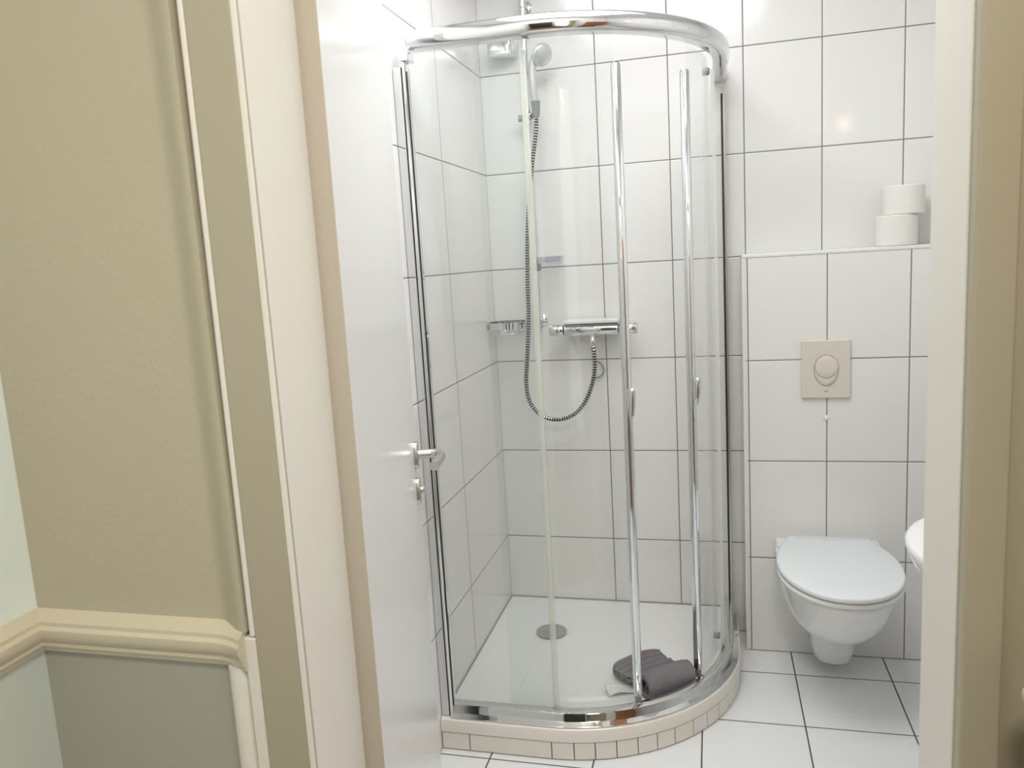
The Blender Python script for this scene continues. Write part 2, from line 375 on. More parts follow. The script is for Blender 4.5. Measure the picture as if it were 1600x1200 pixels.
es = thing('lock_escutcheon', 'brushed steel lock plate with a thumb turn below the lever', 'lock', dl(ra, 0, 0.893))
es.parent = door; es.matrix_parent_inverse = door.matrix_world.inverted(); del es['category']
part(es, 'escutcheon', oval(ra, 0.893, 0.016, 0.033, 0.0, 0.009), M_satin)
part(es, 'thumb_turn', MB().lathe(lh(ra, 0.008, 0.895), n_, [(0.009, 0), (0.010, 0.003), (0.010, 0.008), (0.007, 0.012), (0.0, 0.013)], 24), M_satin)

# ---------------------------------------------------------------- shower tray with tiled plinth
CC = 0.33; RO = 0.55
def outline(R, xs=0.0, ye=0.0, n=48, a0=None, a1=None):
    """outline of the quadrant: straight, arc, straight. returns (point, outward normal) list"""
    p = [((xs, -CC-R), (0, -1)), ((CC, -CC-R), (0, -1))]
    for i in range(1, n):
        q = -pi/2+(pi/2)*i/n; p.append(((CC+R*math.cos(q), -CC+R*math.sin(q)), (math.cos(q), math.sin(q))))
    p += [((CC+R, -CC), (1, 0)), ((CC+R, ye), (1, 0))]
    return p
def along(s):
    """point on the plinth outline at length s from the left wall"""
    R = RO
    if s <= CC: return (s, -CC-R), (0, -1)
    a = (s-CC)/R
    if a <= pi/2:
        q = -pi/2+a; return (CC+R*math.cos(q), -CC+R*math.sin(q)), (math.cos(q), math.sin(q))
    return (CC+R, -CC+(s-CC-R*pi/2)), (1, 0)
tray = thing('shower_tray', 'white quadrant shower tray on a low tiled plinth', 'shower tray', (0.44, -0.44, 0))
e0 = 0.0015
core = MB().sweep(outline(RO-0.012, e0, -e0), [(-0.03, 0.0005), (0.009, 0.0005), (0.009, 0.09), (-0.03, 0.09)], smooth=False)
part(tray, 'plinth_grout', core, M_grout, 'brownish grout of the plinth')
TOT = CC+RO*pi/2+CC
js = [0.0015, 0.088, 0.337]
def ang_s(x, y): return CC+RO*(math.atan2(y+CC, x-CC)+pi/2)
for x, y in ((.401,-.867),(.46,-.855),(.517,-.832),(.573,-.805),(.623,-.772),(.669,-.736),(.715,-.686),(.754,-.640),(.785,-.587),(.812,-.53),(.838,-.47)): js.append(ang_s(x, y))
while js[-1]+0.062 < TOT-0.03: js.append(js[-1]+0.062)
js.append(TOT-0.002)
m = MB()
for a, b in zip(js[:-1], js[1:]):
    k = max(2, int((b-a)/0.02))
    pth = [along(a+0.0016+(b-a-0.0032)*i/k) for i in range(k+1)]
    m.sweep(pth, [(-0.004, 0.003), (0.0, 0.003), (0.001, 0.004), (0.001, 0.053), (0.0, 0.054), (-0.004, 0.054)])
part(tray, 'plinth_tiles', m, M_plinthtile, 'row of small beige-white tiles around the plinth', smooth_angle=0.5)
m = MB().sweep(outline(RO, e0, -e0), [(-0.04, 0.0575), (0.003, 0.0575), (0.005, 0.060), (0.005, 0.086), (0.002, 0.095), (-0.006, 0.100), (-0.04, 0.100)])
part(tray, 'plinth_edge', m, M_lip, 'smooth beige-white rim tile around the tray', smooth_angle=0.5)
# basin of the tray: rings from rim to drain
def tray_ring(R, z, n=48):
    ps = [p for p, _ in outline(R, 0.0, 0.0, n)]
    return ps
m = MB(); dc = Vector((0.221, -0.280))
base = [Vector(p) for p, _ in outline(RO-0.03, 0.002, -0.002)]+[Vector((0.002, -0.002))]
rings = []
for k, z in ((1.0, 0.0975), (0.99, 0.0965), (0.93, 0.0935), (0.5, 0.090), (0.14, 0.088)):
    rings.append([(dc.x+(p.x-dc.x)*k, dc.y+(p.y-dc.y)*k, z) for p in base])
m.loft(rings, False); n = len(base); m.f.append(tuple(len(m.v)-n+j for j in range(n))); m.mi.append(0); m.sm.append(True)
part(tray, 'tray_basin', m, M_acryl, 'white acrylic floor of the shower')
m = MB().box((0.0, -0.004, 0.094), (0.85, 0.0, 0.1015)).box((0.0, -0.85, 0.094), (0.004, -0.001, 0.1015))
part(tray, 'sealant', m, M_seal, 'grey silicone joint along the walls')
part(tray, 'drain_cover', MB().lathe((dc.x, dc.y, 0.088), (0, 0, 1), [(0.050, 0), (0.053, 0.003), (0.0555, 0.007), (0.055, 0.009), (0.050, 0.0105), (0.0, 0.0105)], 48), M_drain, 'round steel drain cover')

# ---------------------------------------------------------------- shower enclosure
enc = thing('shower_enclosure', 'curved glass shower enclosure with chrome rails and two sliding doors', 'shower enclosure', (0.44, -0.44, 0.1))
RG = 0.515
def rail_prof(ro, z0, z1, w_, bulge):
    p = []; h = z1-z0
    for i in range(13):
        a = -pi/2+pi*i/12
        p.append((ro-bulge+bulge*abs(math.cos(a))**0.55, z0+h/2+h/2*math.sin(a)))
    p.append((ro-w_, z1)); p.append((ro-w_, z0)); return p
part(enc, 'top_rail', MB().sweep([((CC if i else 0.045, -CC), (0, -1)) for i in range(2)]+[((CC, -CC), (math.cos(-pi/2+pi/2*i/60), math.sin(-pi/2+pi/2*i/60))) for i in range(1, 60)]+[((CC, -CC), (1, 0)), ((CC, -0.003), (1, 0))], rail_prof(0.547, 2.003, 2.053, 0.050, 0.026)), M_chrome, 'thick rounded chrome rail at the top', smooth_angle=0.6)
def cpath(x0, y1, n=60, a0=-pi/2, a1=0.0):
    """path around the quadrant centre: profile offsets are radii"""
    p = []
    if x0 is not None: p.append(((x0, -CC), (0, -1)))
    for i in range(n+1):
        q = a0+(a1-a0)*i/n; p.append(((CC, -CC), (math.cos(q), math.sin(q))))
    if y1 is not None: p.append(((CC, y1), (1, 0)))
    return p
brp = [(0.497, 0.1005), (0.5475, 0.1005), (0.5485, 0.1025), (0.547, 0.1045), (0.5385, 0.112), (0.5365, 0.115), (0.5355, 0.134), (0.533, 0.1375), (0.526, 0.139), (0.503, 0.137), (0.497, 0.133)]
part(enc, 'bottom_rail', MB().sweep(cpath(0.033, -0.003), brp), M_chrome, 'chrome rail along the foot of the glass', smooth_angle=0.6)
def pane(a0, a1, R, z0, z1, x0=None, y1=None):
    return MB().sweep(cpath(x0, y1, 30, a0, a1), [(R-0.003, z0), (R+0.003, z0), (R+0.003, z1), (R-0.003, z1)], smooth=True)
ZG0, ZG1 = 0.128, 2.01
# left side fixed pane and wall channel
fp = part(enc, 'fixed_pane', pane(-pi/2, -pi/2+0.035, RG, ZG0, ZG1, 0.03, None), M_glass, 'clear fixed pane on the left', smooth_angle=0.4)
def strip_at(q, R, z0, z1, w_=0.0078):
    return MB().sweep([((CC, -CC), (math.cos(q+d), math.sin(q+d))) for d in (-w_/R, -w_*0.3/R, w_*0.3/R, w_/R)], [(R-0.006, z0), (R+0.005, z0), (R+0.005, z1), (R-0.006, z1)])
sp = part(enc, 'seal_strip', strip_at(-pi/2+0.035, 0.497, 0.112, 1.975), M_strip, 'milky plastic seal at the edge of the left pane')
fp2 = part(enc, 'fixed_pane', pane(-0.035, 0.0, RG, ZG0, ZG1, None, -0.03), M_glass, 'clear fixed pane on the right', smooth_angle=0.4)
part(enc, 'seal_strip', strip_at(-0.035, 0.497, 0.112, 1.975), M_strip, 'milky plastic seal at the edge of the right pane')
ch = MB().box((0.001, -0.868, 0.101), (0.0245, -0.832, 1.962))
part(enc, 'wall_profile', ch, M_chrome, 'flat chrome profile fixed to the left wall', bevel=0.002)
def upright(cx, cy, hw, hd, z0, z1, e=2.6, n=24):
    return MB().loft([[(cx+hw*k*math.copysign(abs(math.cos(2*pi*j/n))**(2/e), math.cos(2*pi*j/n)), cy+hd*k*math.copysign(abs(math.sin(2*pi*j/n))**(2/e), math.sin(2*pi*j/n)), z) for j in range(n)] for z, k in ((z0, 0.9), (z0+0.004, 1), (z1-0.004, 1), (z1, 0.9))])
part(enc, 'gasket', MB().box((0.0247, -0.866, 0.101), (0.0268, -0.836, 1.962)), M_dark, 'thin dark seal between profile and post')
part(enc, 'corner_post', upright(0.0335, -0.854, 0.0060, 0.020, 0.101, 1.975), M_chrome, 'slim chrome upright next to the left wall profile')
part(enc, 'gasket', MB().box((0.0385, -0.866, 0.134), (0.0412, -0.862, 1.95)), M_dark, 'thin dark seal between post and pane')
part(enc, 'post_cap', MB().box((0.0250, -0.876, 1.9755), (0.052, -0.832, 1.998)), M_chrome, bevel=0.002)
part(enc, 'wall_profile', MB().box((0.8535, -0.030, 0.101), (0.8665, -0.001, 1.98)), M_satin, 'flat chrome profile fixed to the back wall', bevel=0.002)
part(enc, 'gasket', MB().box((0.8520, -0.036, 0.134), (0.8590, -0.031, 1.96)), M_dark, 'thin dark seal by the back wall')
RD = 0.478
def door_set(qp, sgn, lab):
    """sliding door with its leading post at angle qp; sgn +1: glass runs towards the left wall"""
    if sgn > 0:
        L = pane(-pi/2, qp-0.02, RD, 0.118, 2.005, 0.205, None)
    else:
        L = pane(qp+0.02, 0.0, RD, 0.118, 2.005, None, -0.205)
    d = part(enc, 'sliding_door', L, M_glass, lab, smooth_angle=0.4)
    e = Vector((math.cos(qp), math.sin(qp), 0)); tt = Vector((-e.y, e.x, 0)); c = Vector((CC, -CC, 0))+e*RD
    def bar(z0, z1, hw, hd, n=20):
        rings = []
        for z, k in ((z0, 0.8), (z0+0.004, 1), (z1-0.004, 1), (z1, 0.8)):
            rings.append([c+tt*(hw*k*math.copysign(abs(math.cos(2*pi*j/n))**0.75, math.cos(2*pi*j/n)))+e*(hd*k*math.copysign(abs(math.sin(2*pi*j/n))**0.75, math.sin(2*pi*j/n)))+Vector((0, 0, z)) for j in range(n)])
        return MB().loft(rings)
    part(d, 'door_post', bar(0.142, 1.938, 0.0125, 0.013), M_chrome, 'chrome leading edge of the door')
    part(d, 'post_foot', bar(0.116, 0.1415, 0.0085, 0.009), M_grey)
    # handle: shallow tapered pull standing out of the post
    h = MB(); rings = []
    for z, o_, w_ in ((0.985, 0.013, 0.004), (0.992, 0.024, 0.008), (1.02, 0.031, 0.0095), (1.05, 0.034, 0.010), (1.066, 0.034, 0.010), (1.070, 0.030, 0.008)):
        r = []
        for j in range(16):
            q = 2*pi*j/16
            r.append(c+e*(0.008+(o_-0.008)*(0.5+0.5*math.cos(q)))+tt*(-sgn*-0.004+w_*math.sin(q))+Vector((0, 0, z)))
        rings.append(r)
    part(d, 'handle', h.loft(rings), M_chrome, 'small chrome pull')
    for z, k in ((2.034, 0.08), (2.034, 0.60), (0.150, 0.60)) if sgn > 0 else ((2.034, 0.08), (1.972, 0.47), (0.150, 0.47)):
        if sgn > 0 and z < 1: continue
        q = qp-sgn*k; ee = Vector((math.cos(q), math.sin(q), 0)); cc = Vector((CC, -CC, z))+ee*(RD-0.012)
        part(d, 'roller', MB().lathe(cc, ee, [(0.009, 0), (0.0115, 0.003), (0.0115, 0.018), (0.008, 0.022)], 20), M_grey, 'grey roller')
    return d
door_set(math.radians(-58.9), 1, 'left curved sliding glass door')
door_set(math.radians(-28.9), -1, 'right curved sliding glass door')
part(enc, 'door_guide', MB().tube(circ((0.352, -0.835, 0.136), (1, 0, 0), (0, 0, 1), 0.008, 14, 0, pi), 0.0025, 8), M_clear, 'small clear plastic guide')

# ---------------------------------------------------------------- slide bar, hand shower, mixer
BX, BY = 0.186, -0.058
sb = thing('shower_slide_bar', 'tall chrome shower rod on the back wall with brackets and slider', 'shower rod', (BX, 0, 1.21))
part(sb, 'rod', MB().tube([(BX, BY, 1.20), (BX, BY, 2.52)], 0.0100, 20), M_chrome)
for z in (1.212, 2.33):
    mm = MB().tube([(BX, -0.001, z), (BX, BY, z)], 0.009, 16).lathe((BX, -0.0005, z), (0, -1, 0), [(0.022, 0), (0.022, 0.004), (0.012, 0.010)], 24)
    mm.lathe((BX, BY, z-0.016), (0, 0, 1), [(0.0102, 0), (0.0135, 0.002), (0.0135, 0.030), (0.0102, 0.032)], 20)
    part(sb, 'wall_bracket', mm, M_chrome)
mm = MB().lathe((BX, BY, 1.918), (0, 0, 1), [(0.0102, 0), (0.0165, 0.003), (0.0165, 0.047), (0.0102, 0.05)], 24)
mm.tube([(BX, BY, 1.943), (0.208, BY-0.026, 1.943)], 0.011, 16)
part(sb, 'slider', mm, M_chrome)
part(sb, 'slider_knob', MB().tube([(BX-0.017, BY, 1.943), (BX-0.036, BY-0.004, 1.943)], [0.010, 0.013], 16), M_grey)
mm = MB().lathe((BX, BY, 1.398), (0, 0, 1), [(0.0102, 0), (0.019, 0.004), (0.019, 0.026), (0.0102, 0.030)], 24)
part(sb, 'dish_clamp', mm, M_grey, 'grey plastic clamp of the soap dish')
dish = MB()
def rr_ring(cx, cy, hx, hy, z, n=32, e=4):
    return [(cx+hx*math.copysign(abs(math.cos(2*pi*j/n))**(2/e), math.cos(2*pi*j/n)), cy+hy*math.copysign(abs(math.sin(2*pi*j/n))**(2/e), math.sin(2*pi*j/n)), z) for j in range(n)]
dish.loft([rr_ring(0.236, BY-0.005, 0.044, 0.045, 1.420), rr_ring(0.236, BY-0.005, 0.050, 0.052, 1.438), rr_ring(0.236, BY-0.005, 0.053, 0.056, 1.449), rr_ring(0.236, BY-0.005, 0.049, 0.052, 1.449), rr_ring(0.236, BY-0.005, 0.043, 0.046, 1.427)], True)
part(sb, 'soap_dish', dish, M_clear, 'empty clear plastic soap dish')

hs = thing('hand_shower', 'grey chrome hand shower hanging on the rod with a ribbed metal hose', 'hand shower', (0.222, -0.10, 1.94))
hx = Vector((0.222, -0.10, 1.985))
ndir = Vector((0.62, -0.62, -0.48)).normalized()
part(hs, 'handle', MB().tube(catmull([(0.222, -0.10, 1.985), (0.219, -0.103, 2.04), (0.219, -0.105, 2.09), (0.226, -0.108, 2.125), (0.243, -0.113, 2.15)], 8), [0.0115+0.003*math.sin(i/32*pi) for i in range(33)], 20), M_silver)
hc = Vector((0.256, -0.112, 2.138))
part(hs, 'head', MB().lathe(hc-ndir*0.016, ndir, [(0.0, -0.004), (0.02, -0.002), (0.031, 0.005), (0.038, 0.014), (0.0395, 0.022), (0.036, 0.028), (0.028, 0.031), (0.015, 0.034), (0.0, 0.035)], 36), M_silver, 'round grey shower head')
part(hs, 'hose_cone', MB().lathe((0.224, -0.10, 1.935), (0, 0, 1), [(0.010, 0), (0.0135, 0.01), (0.0155, 0.048), (0.0165, 0.050), (0.0165, 0.053), (0.012, 0.055)], 24), M_grey, 'grey conical hose end')
hp = [(.224,-.10,1.934),(.222,-.10,1.90),(.215,-.1,1.855),(.199,-.1,1.768),(.180,-.1,1.636),(.167,-.1,1.501),(.160,-.1,1.362),(.156,-.1,1.222),(.143,-.1,1.08),(.134,-.1,.984),(.146,-.1,.911),(.188,-.1,.862),(.248,-.1,.847),(.307,-.1,.865),(.352,-.1,.913),(.381,-.1,.979),(.393,-.1,1.038),(.392,-.095,1.097),(.387,-.085,1.125)]
cm = catmull(hp, 60)
# resample evenly
L_ = [0]
for a, b in zip(cm[:-1], cm[1:]): L_.append(L_[-1]+(b-a).length)
def at_len(s):
    import bisect
    i = min(max(bisect.bisect(L_, s)-1, 0), len(cm)-2); k = (s-L_[i])/max(1e-9, L_[i+1]-L_[i]); return cm[i].lerp(cm[i+1], k)
per = 0.0095; nr = int(L_[-1]/per); pts = []; rad = []; mi_ = []
for i in range(nr):
    for f, rr in ((0.0, 0.0074), (0.12, 0.0092), (0.5, 0.0092), (0.62, 0.0074)):
        pts.append(at_len((i+f)*per)); rad.append(rr); mi_.append(1 if f == 0.62 else 0)
mi_ = [0 if rad[i] > 0.008 else 1 for i in range(len(rad))]
part(hs, 'hose', MB().tube(pts, rad, 12, mi_), [M_chrome, M_dark], 'ribbed chrome hose in a long loop', recalc=True)

mx_ = thing('shower_mixer', 'horizontal chrome thermostat mixer with a white shelf on top', 'shower mixer', (0.385, 0, 1.18))
MY, MZ = -0.075, 1.178
part(mx_, 'body', MB().lathe((0.285, MY, MZ), (1, 0, 0), [(0.018, -0.002), (0.0215, 0), (0.0225, 0.004), (0.0225, 0.192), (0.0215, 0.196), (0.018, 0.198)], 32), M_chrome)
for x0, s in ((0.284, -1), (0.482, 1)):
    part(mx_, 'knob', MB().lathe((x0+s*0.002, MY, MZ), (s, 0, 0), [(0.015, 0), (0.021, 0.001), (0.0222, 0.004), (0.0222, 0.048 if s < 0 else 0.062), (0.019, 0.052 if s < 0 else 0.066), (0.0, 0.054 if s < 0 else 0.068)], 32), M_chrome)
part(mx_, 'shelf', MB().box((0.283, MY-0.035, MZ+0.0235), (0.486, -0.012, MZ+0.036)), M_trim, 'white shelf cover on the mixer', bevel=0.003)
part(mx_, 'outlet', MB().lathe((0.387, -0.082, 1.120), (0, 0, 1), [(0.010, 0), (0.0115, 0.002), (0.0115, 0.022), (0.010, 0.024), (0.010, 0.042)], 20), M_chrome)
for x in (0.31, 0.46):
    part(mx_, 'wall_union', MB().lathe((x, -0.0005, MZ), (0, -1, 0), [(0.033, 0), (0.033, 0.004), (0.022, 0.016), (0.018, 0.06)], 28), M_chrome)
tag(MB().tube(circ((0.383, -0.010, 1.020), (1, 0, 0), (0, 0, 1), 0.031, 24, -pi*0.6, pi*0.45), 0.0028, 8).build('wire_ring', M_grey), 'thin dark wire ring on the wall behind the hose below the mixer', 'hook')

def wire_basket(name, lab, cx, cy, z, hx_, hy_, h):
    b = thing(name, lab, 'soap basket', (cx, 0, z))
    def ring(z_, k=1.0): return [Vector(p) for p in rr_ring(cx, cy, hx_*k, hy_*k, z_, 40, 2.6)]
    band = MB().loft([ring(z-h*0.1), ring(z+h*0.5), [Vector(p) for p in rr_ring(cx, cy, hx_*0.965, hy_*0.955, z+h*0.5, 40, 2.6)], [Vector(p) for p in rr_ring(cx, cy, hx_*0.965, hy_*0.955, z-h*0.1, 40, 2.6)], ring(z-h*0.1)], False)
    part(b, 'rim', band, M_chrome)
    g = MB().tube(ring(z-h*0.5, 0.9), 0.0022, 8, closed=True)
    for i in range(-4, 5):
        x = cx+hx_*0.85*i/4.6; ys = hy_*0.8*math.sqrt(max(0, 1-((x-cx)/hx_)**2))
        g.tube([(x, cy-ys*1.1, z-h*0.08), (x, cy-ys, z-h*0.5), (x, cy+ys, z-h*0.5), (x, cy+ys*1.1, z-h*0.08)], 0.0018, 6)
    part(b, 'grid', g, M_chrome)
    return b
wire_basket('soap_basket', 'oval chrome wire soap basket in the shower corner beside the hose', 0.070, -0.078, 1.197, 0.068, 0.074, 0.040)
ub = thing('chrome_wall_shelf', 'small rounded chrome box shelf high in the corner under the top rail', 'shelf', (0.09, 0, 2.17))
m = MB().loft([rr_ring(0.100, -0.046, 0.040, 0.034, 2.160, 40, 4), rr_ring(0.100, -0.046, 0.048, 0.042, 2.164, 40, 4), rr_ring(0.100, -0.046, 0.049, 0.043, 2.172, 40, 4), rr_ring(0.100, -0.046, 0.049, 0.043, 2.21, 40, 4), rr_ring(0.100, -0.046, 0.046, 0.040, 2.214, 40, 4), rr_ring(0.100, -0.046, 0.046, 0.040, 2.19, 40, 4)], True)
part(ub, 'box', m, M_chrome)

# ---------------------------------------------------------------- towel and paper in the shower
tw_a = Vector((0.592, -0.706, 0)); tw_b = Vector((0.736, -0.584, 0))
ax_ = (tw_b-tw_a).normalized(); tw_a = tw_a+ax_*0.016; bk = Vector((-ax_.y, ax_.x, 0))   # bk: towards the back left
LA = (tw_b-tw_a).length
def towel_prof():
    """closed outline (t back, z) of the folded towel"""
    c = []
    c += [(0.070, 0.008), (0.045, 0.007), (0.020, 0.008), (0.004, 0.012), (-0.006, 0.028), (-0.005, 0.048), (0.008, 0.062), (0.026, 0.067), (0.044, 0.063), (0.060, 0.050), (0.074, 0.036)]
    for i in range(22):
        t = 0.088+i*0.0062; c.append((t, 0.029-0.05*(t-0.088)+0.0052*math.sin(i*1.35)))
    c += [(0.226, 0.017), (0.228, 0.012)]
    c = [(p.x, p.z) for p in catmull([Vector((a, 0, b)) for a, b in c], 3)]
    # offset to a slab
    th = 0.0135; top = []; bot = []
    for i in range(len(c)):
        a = Vector(c[max(i-1, 0)]); b = Vector(c[min(i+1, len(c)-1)]); d = (b-a).normalized(); nn = Vector((d.y, -d.x))
        k = th*0.5
        top.append((c[i][0]-nn.x*k, c[i][1]-nn.y*k)); bot.append((c[i][0]+nn.x*k, c[i][1]+nn.y*k))
    return top+bot[::-1]
def towel_mesh(z0):
    pr = towel_prof(); rings = []; ns = 26
    for i in range(ns+1):
        k = i/ns; edge = min(k, 1-k)*ns
        r = []
        for t, z in pr:
            sc = 1 - 0.10*max(0, 0.6-k)          # slightly fanned
            al = LA*(k+0.03*math.sin(t*30))-0.02*(t/0.2)*(1-k)+0.012*t/0.2
            w_ = 0.0022*noise.noise(Vector((al*30, t*30, z*40)))
            if edge < 1: z2 = 0.018+(z-0.018)*(0.97)
            else: z2 = z
            sag = 1+0.10*math.sin(k*pi)
            if t > 0.185: t = 0.185+(t-0.185)*(1-0.75*abs(2*k-1)**6)
            p = tw_a+ax_*al+bk*(t*sc)+Vector((0, 0, z0+max(0.001, (z2*sag if z > 0.03 else z2)+w_)))
            r.append(p)
        rings.append(r)
    return MB().loft(rings)
tw = tag(towel_mesh(0.0935).build('towel', M_towel, recalc=True, smooth_angle=1.2), 'folded dark grey terry towel lying on the shower tray', 'towel')
inner = MB()
ip = [(0.062+0.0*i, 0) for i in range(1)]
sp_ = []
for i in range(40):
    q = i/39*2.6*pi; rr = 0.0165-0.010*i/39; sp_.append(Vector((0.018+rr*math.cos(-pi/2-q), 0, 0.034+rr*1.15*math.sin(-pi/2-q))))
top = []; bot = []
for i in range(len(sp_)):
    a = sp_[max(i-1, 0)]; b = sp_[min(i+1, len(sp_)-1)]; d = (b-a).normalized(); nn = Vector((d.z, 0, -d.x)); top.append(sp_[i]+nn*0.002); bot.append(sp_[i]-nn*0.002)
rings = []
for k in (0.06, 0.5, 0.94): rings.append([tw_a+ax_*(LA*k)+bk*p.x+Vector((0, 0, 0.0895+p.z)) for p in top+bot[::-1]])
inner.loft(rings)
part(tw, 'rolled_fold', inner, M_towel)
lb = MB(); q0 = [(0.455, -0.655, 0.106), (0.500, -0.690, 0.0985), (0.560, -0.640, 0.0955), (0.565, -0.600, 0.0955), (0.505, -0.628, 0.104)]
nx, ny = 10, 8; vs = []
A, B, C_, D_ = Vector((0.462, -0.650, 0.100)), Vector((0.482, -0.688, 0.100)), Vector((0.572, -0.645, 0.0955)), Vector((0.548, -0.600, 0.0955))
for i in range(nx+1):
    for j in range(ny+1):
        u, v = i/nx, j/ny; p = (A*(1-v)+B*v)*(1-u)+(D_*(1-v)+C_*v)*u
        p = p+Vector((0, 0, 0.010*math.sin(u*pi*1.3)*(1-u)+0.010*(1-u)**2*(1-v)+0.003*math.sin(v*5+u*4)*(1-u))); vs.append(p)
fs = [(i*(ny+1)+j, (i+1)*(ny+1)+j, (i+1)*(ny+1)+j+1, i*(ny+1)+j+1) for i in range(nx) for j in range(ny)]
lb.add(vs, fs)
lo = tag(lb.build('paper_scrap', M_label, recalc=False), 'small crumpled white paper sticking out under the grey towel', 'paper')
sd = lo.modifiers.new('solid', 'SOLIDIFY'); sd.thickness = 0.0008

# ---------------------------------------------------------------- toilet
TX = 1.178
wc = thing('wall_hung_toilet', 'white wall-hung toilet with closed lid on the tiled box', 'toilet', (TX, -DB, 0.0))
def dring(z, hw, yf, yb=-DB-0.001, e=2.3, n=56, cx=TX, wide=0.42, hb=None):
    """egg outline: back at yb with half-width hb, widest hw, front tip yf"""
    hb = hw if hb is None else hb; r = []
    ym = yb+(yf-yb)*wide
    h = n//2
    for j in range(h+1):     # right side from the back to the front
        k = j/h
        if k < 0.4:
            s = k/0.4; y = yb+(ym-yb)*s; x = hb+(hw-hb)*math.sin(s*pi/2)
        else:
            q = (k-0.4)/0.6*pi/2; y = ym+(yf-ym)*math.sin(q)**(2/e if e != 2 else 1) if False else ym+(yf-ym)*(math.sin(q)**(2/2.0)); x = hw*math.cos(q)**(2/e)
        r.append((cx+x, y, z))
    l = [(2*cx-x, y, z_) for x, y, z_ in r[::-1]][1:]
    return r+l
rows = [(0.208, 0.070, -0.42), (0.214, 0.095, -0.465), (0.226, 0.117, -0.51), (0.25, 0.137, -0.555), (0.29, 0.153, -0.60), (0.335, 0.165, -0.632), (0.375, 0.170, -0.655), (0.395, 0.173, -0.668), (0.408, 0.1745, -0.673), (0.414, 0.172, -0.670), (0.415, 0.165, -0.660)]
part(wc, 'bowl', MB().loft([dring(z, hw, yf, e=2.2, wide=0.40, hb=min(hw, 0.168)) for z, hw, yf in rows]), M_ceram, smooth_angle=1.0)
part(wc, 'rear_deck', MB().box((TX-0.168, -0.215, 0.395), (TX+0.168, -DB-0.0005, 0.430)), M_ceram, bevel=0.008, segs=4)
ft = []
for z, hw, yf in ((0.050, 0.036, -0.290), (0.053, 0.052, -0.310), (0.062, 0.063, -0.324), (0.10, 0.069, -0.336), (0.18, 0.075, -0.36), (0.24, 0.085, -0.39)):
    ft.append(dring(z, hw, yf, e=2.6, wide=0.55, hb=hw, cx=TX+0.007))
part(wc, 'trap_foot', MB().loft(ft), M_ceram, smooth_angle=1.0)
def seat(z0, z1, hw, yf, yb, hb, name, mat, dome=0.0):
    R = [dring(z0, hw-0.004, yf+0.004, yb, 2.15, 72, wide=0.48, hb=hb-0.004), dring(z0+0.003, hw, yf, yb, 2.15, 72, wide=0.48, hb=hb),
         dring(z1-0.004, hw, yf, yb, 2.15, 72, wide=0.48, hb=hb), dring(z1-0.0012, hw-0.0025, yf+0.0025, yb-0.001, 2.15, 72, wide=0.48, hb=hb-0.002), dring(z1, hw-0.008, yf+0.008, yb-0.004, 2.15, 72, wide=0.48, hb=hb-0.006)]
    if dome:
        for k in (0.75, 0.4, 0.05):
            R.append([(TX+(x-TX)*k, -0.42+(y+0.42)*k, z1+dome*(1-k*k)) for x, y, z in R[4]])
    return part(wc, name, MB().loft(R), mat, smooth_angle=1.0)
seat(0.4165, 0.432, 0.183, -0.684, -0.200, 0.135, 'seat', M_trim)
seat(0.4355, 0.452, 0.183, -0.688, -0.178, 0.124, 'lid', M_lid, 0.004)
m = MB()
for s in (-1, 1): m.tube([(TX+s*0.075-0.03, -0.190, 0.436), (TX+s*0.075+0.03, -0.190, 0.436)], 0.0085, 16)
m.box((TX-0.115, -0.195, 0.4295), (TX+0.15, -0.175, 0.440))
part(wc, 'lid_hinge', m, M_trim, bevel=0.003)

fl = thing('flush_plate', 'cream plastic flush plate with oval two-part button above the toilet', 'flush plate', (1.175, -DB, 1.024))
part(fl, 'plate', MB().box((1.098, -DB-0.012, 0.925), (1.252, -DB-0.0003, 1.121)), M_plate, bevel=0.004, segs=3)
def oval_ring(hw, hh, y, cx=1.176, cz=1.020, n=48): return [(cx+hw*math.cos(2*pi*j/n), y, cz+hh*math.sin(2*pi*j/n)) for j in range(n)]
yp = -DB-0.012
part(fl, 'button_recess', MB().loft([oval_ring(0.0385, 0.0525, yp+0.001), oval_ring(0.0385, 0.0525, yp-0.0006), oval_ring(0.036, 0.050, yp-0.0008)]), plain('button_gap', (0.30, 0.27, 0.23, 1), 0.7))
# full-flush crescent below, small-flush disc above
cres = []
part(fl, 'large_button', MB().loft([oval_ring(0.0372, 0.0510, yp), oval_ring(0.0372, 0.0510, yp-0.0025), oval_ring(0.034, 0.0475, yp-0.0055), oval_ring(0.026, 0.038, yp-0.006)]), M_plate)
part(fl, 'button_gap', MB().loft([oval_ring(0.0368, 0.0375, yp-0.004, cz=1.0322), oval_ring(0.0368, 0.0375, yp-0.0068, cz=1.0322)]), bpy.data.materials['button_gap'])
part(fl, 'small_button', MB().loft([oval_ring(0.0358, 0.0365, yp-0.004, cz=1.0325), oval_ring(0.0358, 0.0365, yp-0.0075, cz=1.0325), oval_ring(0.033, 0.034, yp-0.009, cz=1.0325), oval_ring(0.018, 0.020, yp-0.0095, cz=1.0325)]), M_plate)
part(fl, 'maker_mark', MB().box((1.170, yp-0.0006, 0.9475), (1.182, yp+0.0005, 0.9505)), M_grey, 'tiny dark dash-like mark below the button')
tag(MB().lathe((1.1775, -DB, 0.856), (0, -1, 0), [(0.0095, 0.0003), (0.0095, 0.002), (0.006, 0.004), (0, 0.0045)], 24).build('screw_cap', M_trim), 'small round white plug in the grout line below the flush plate', 'plug')

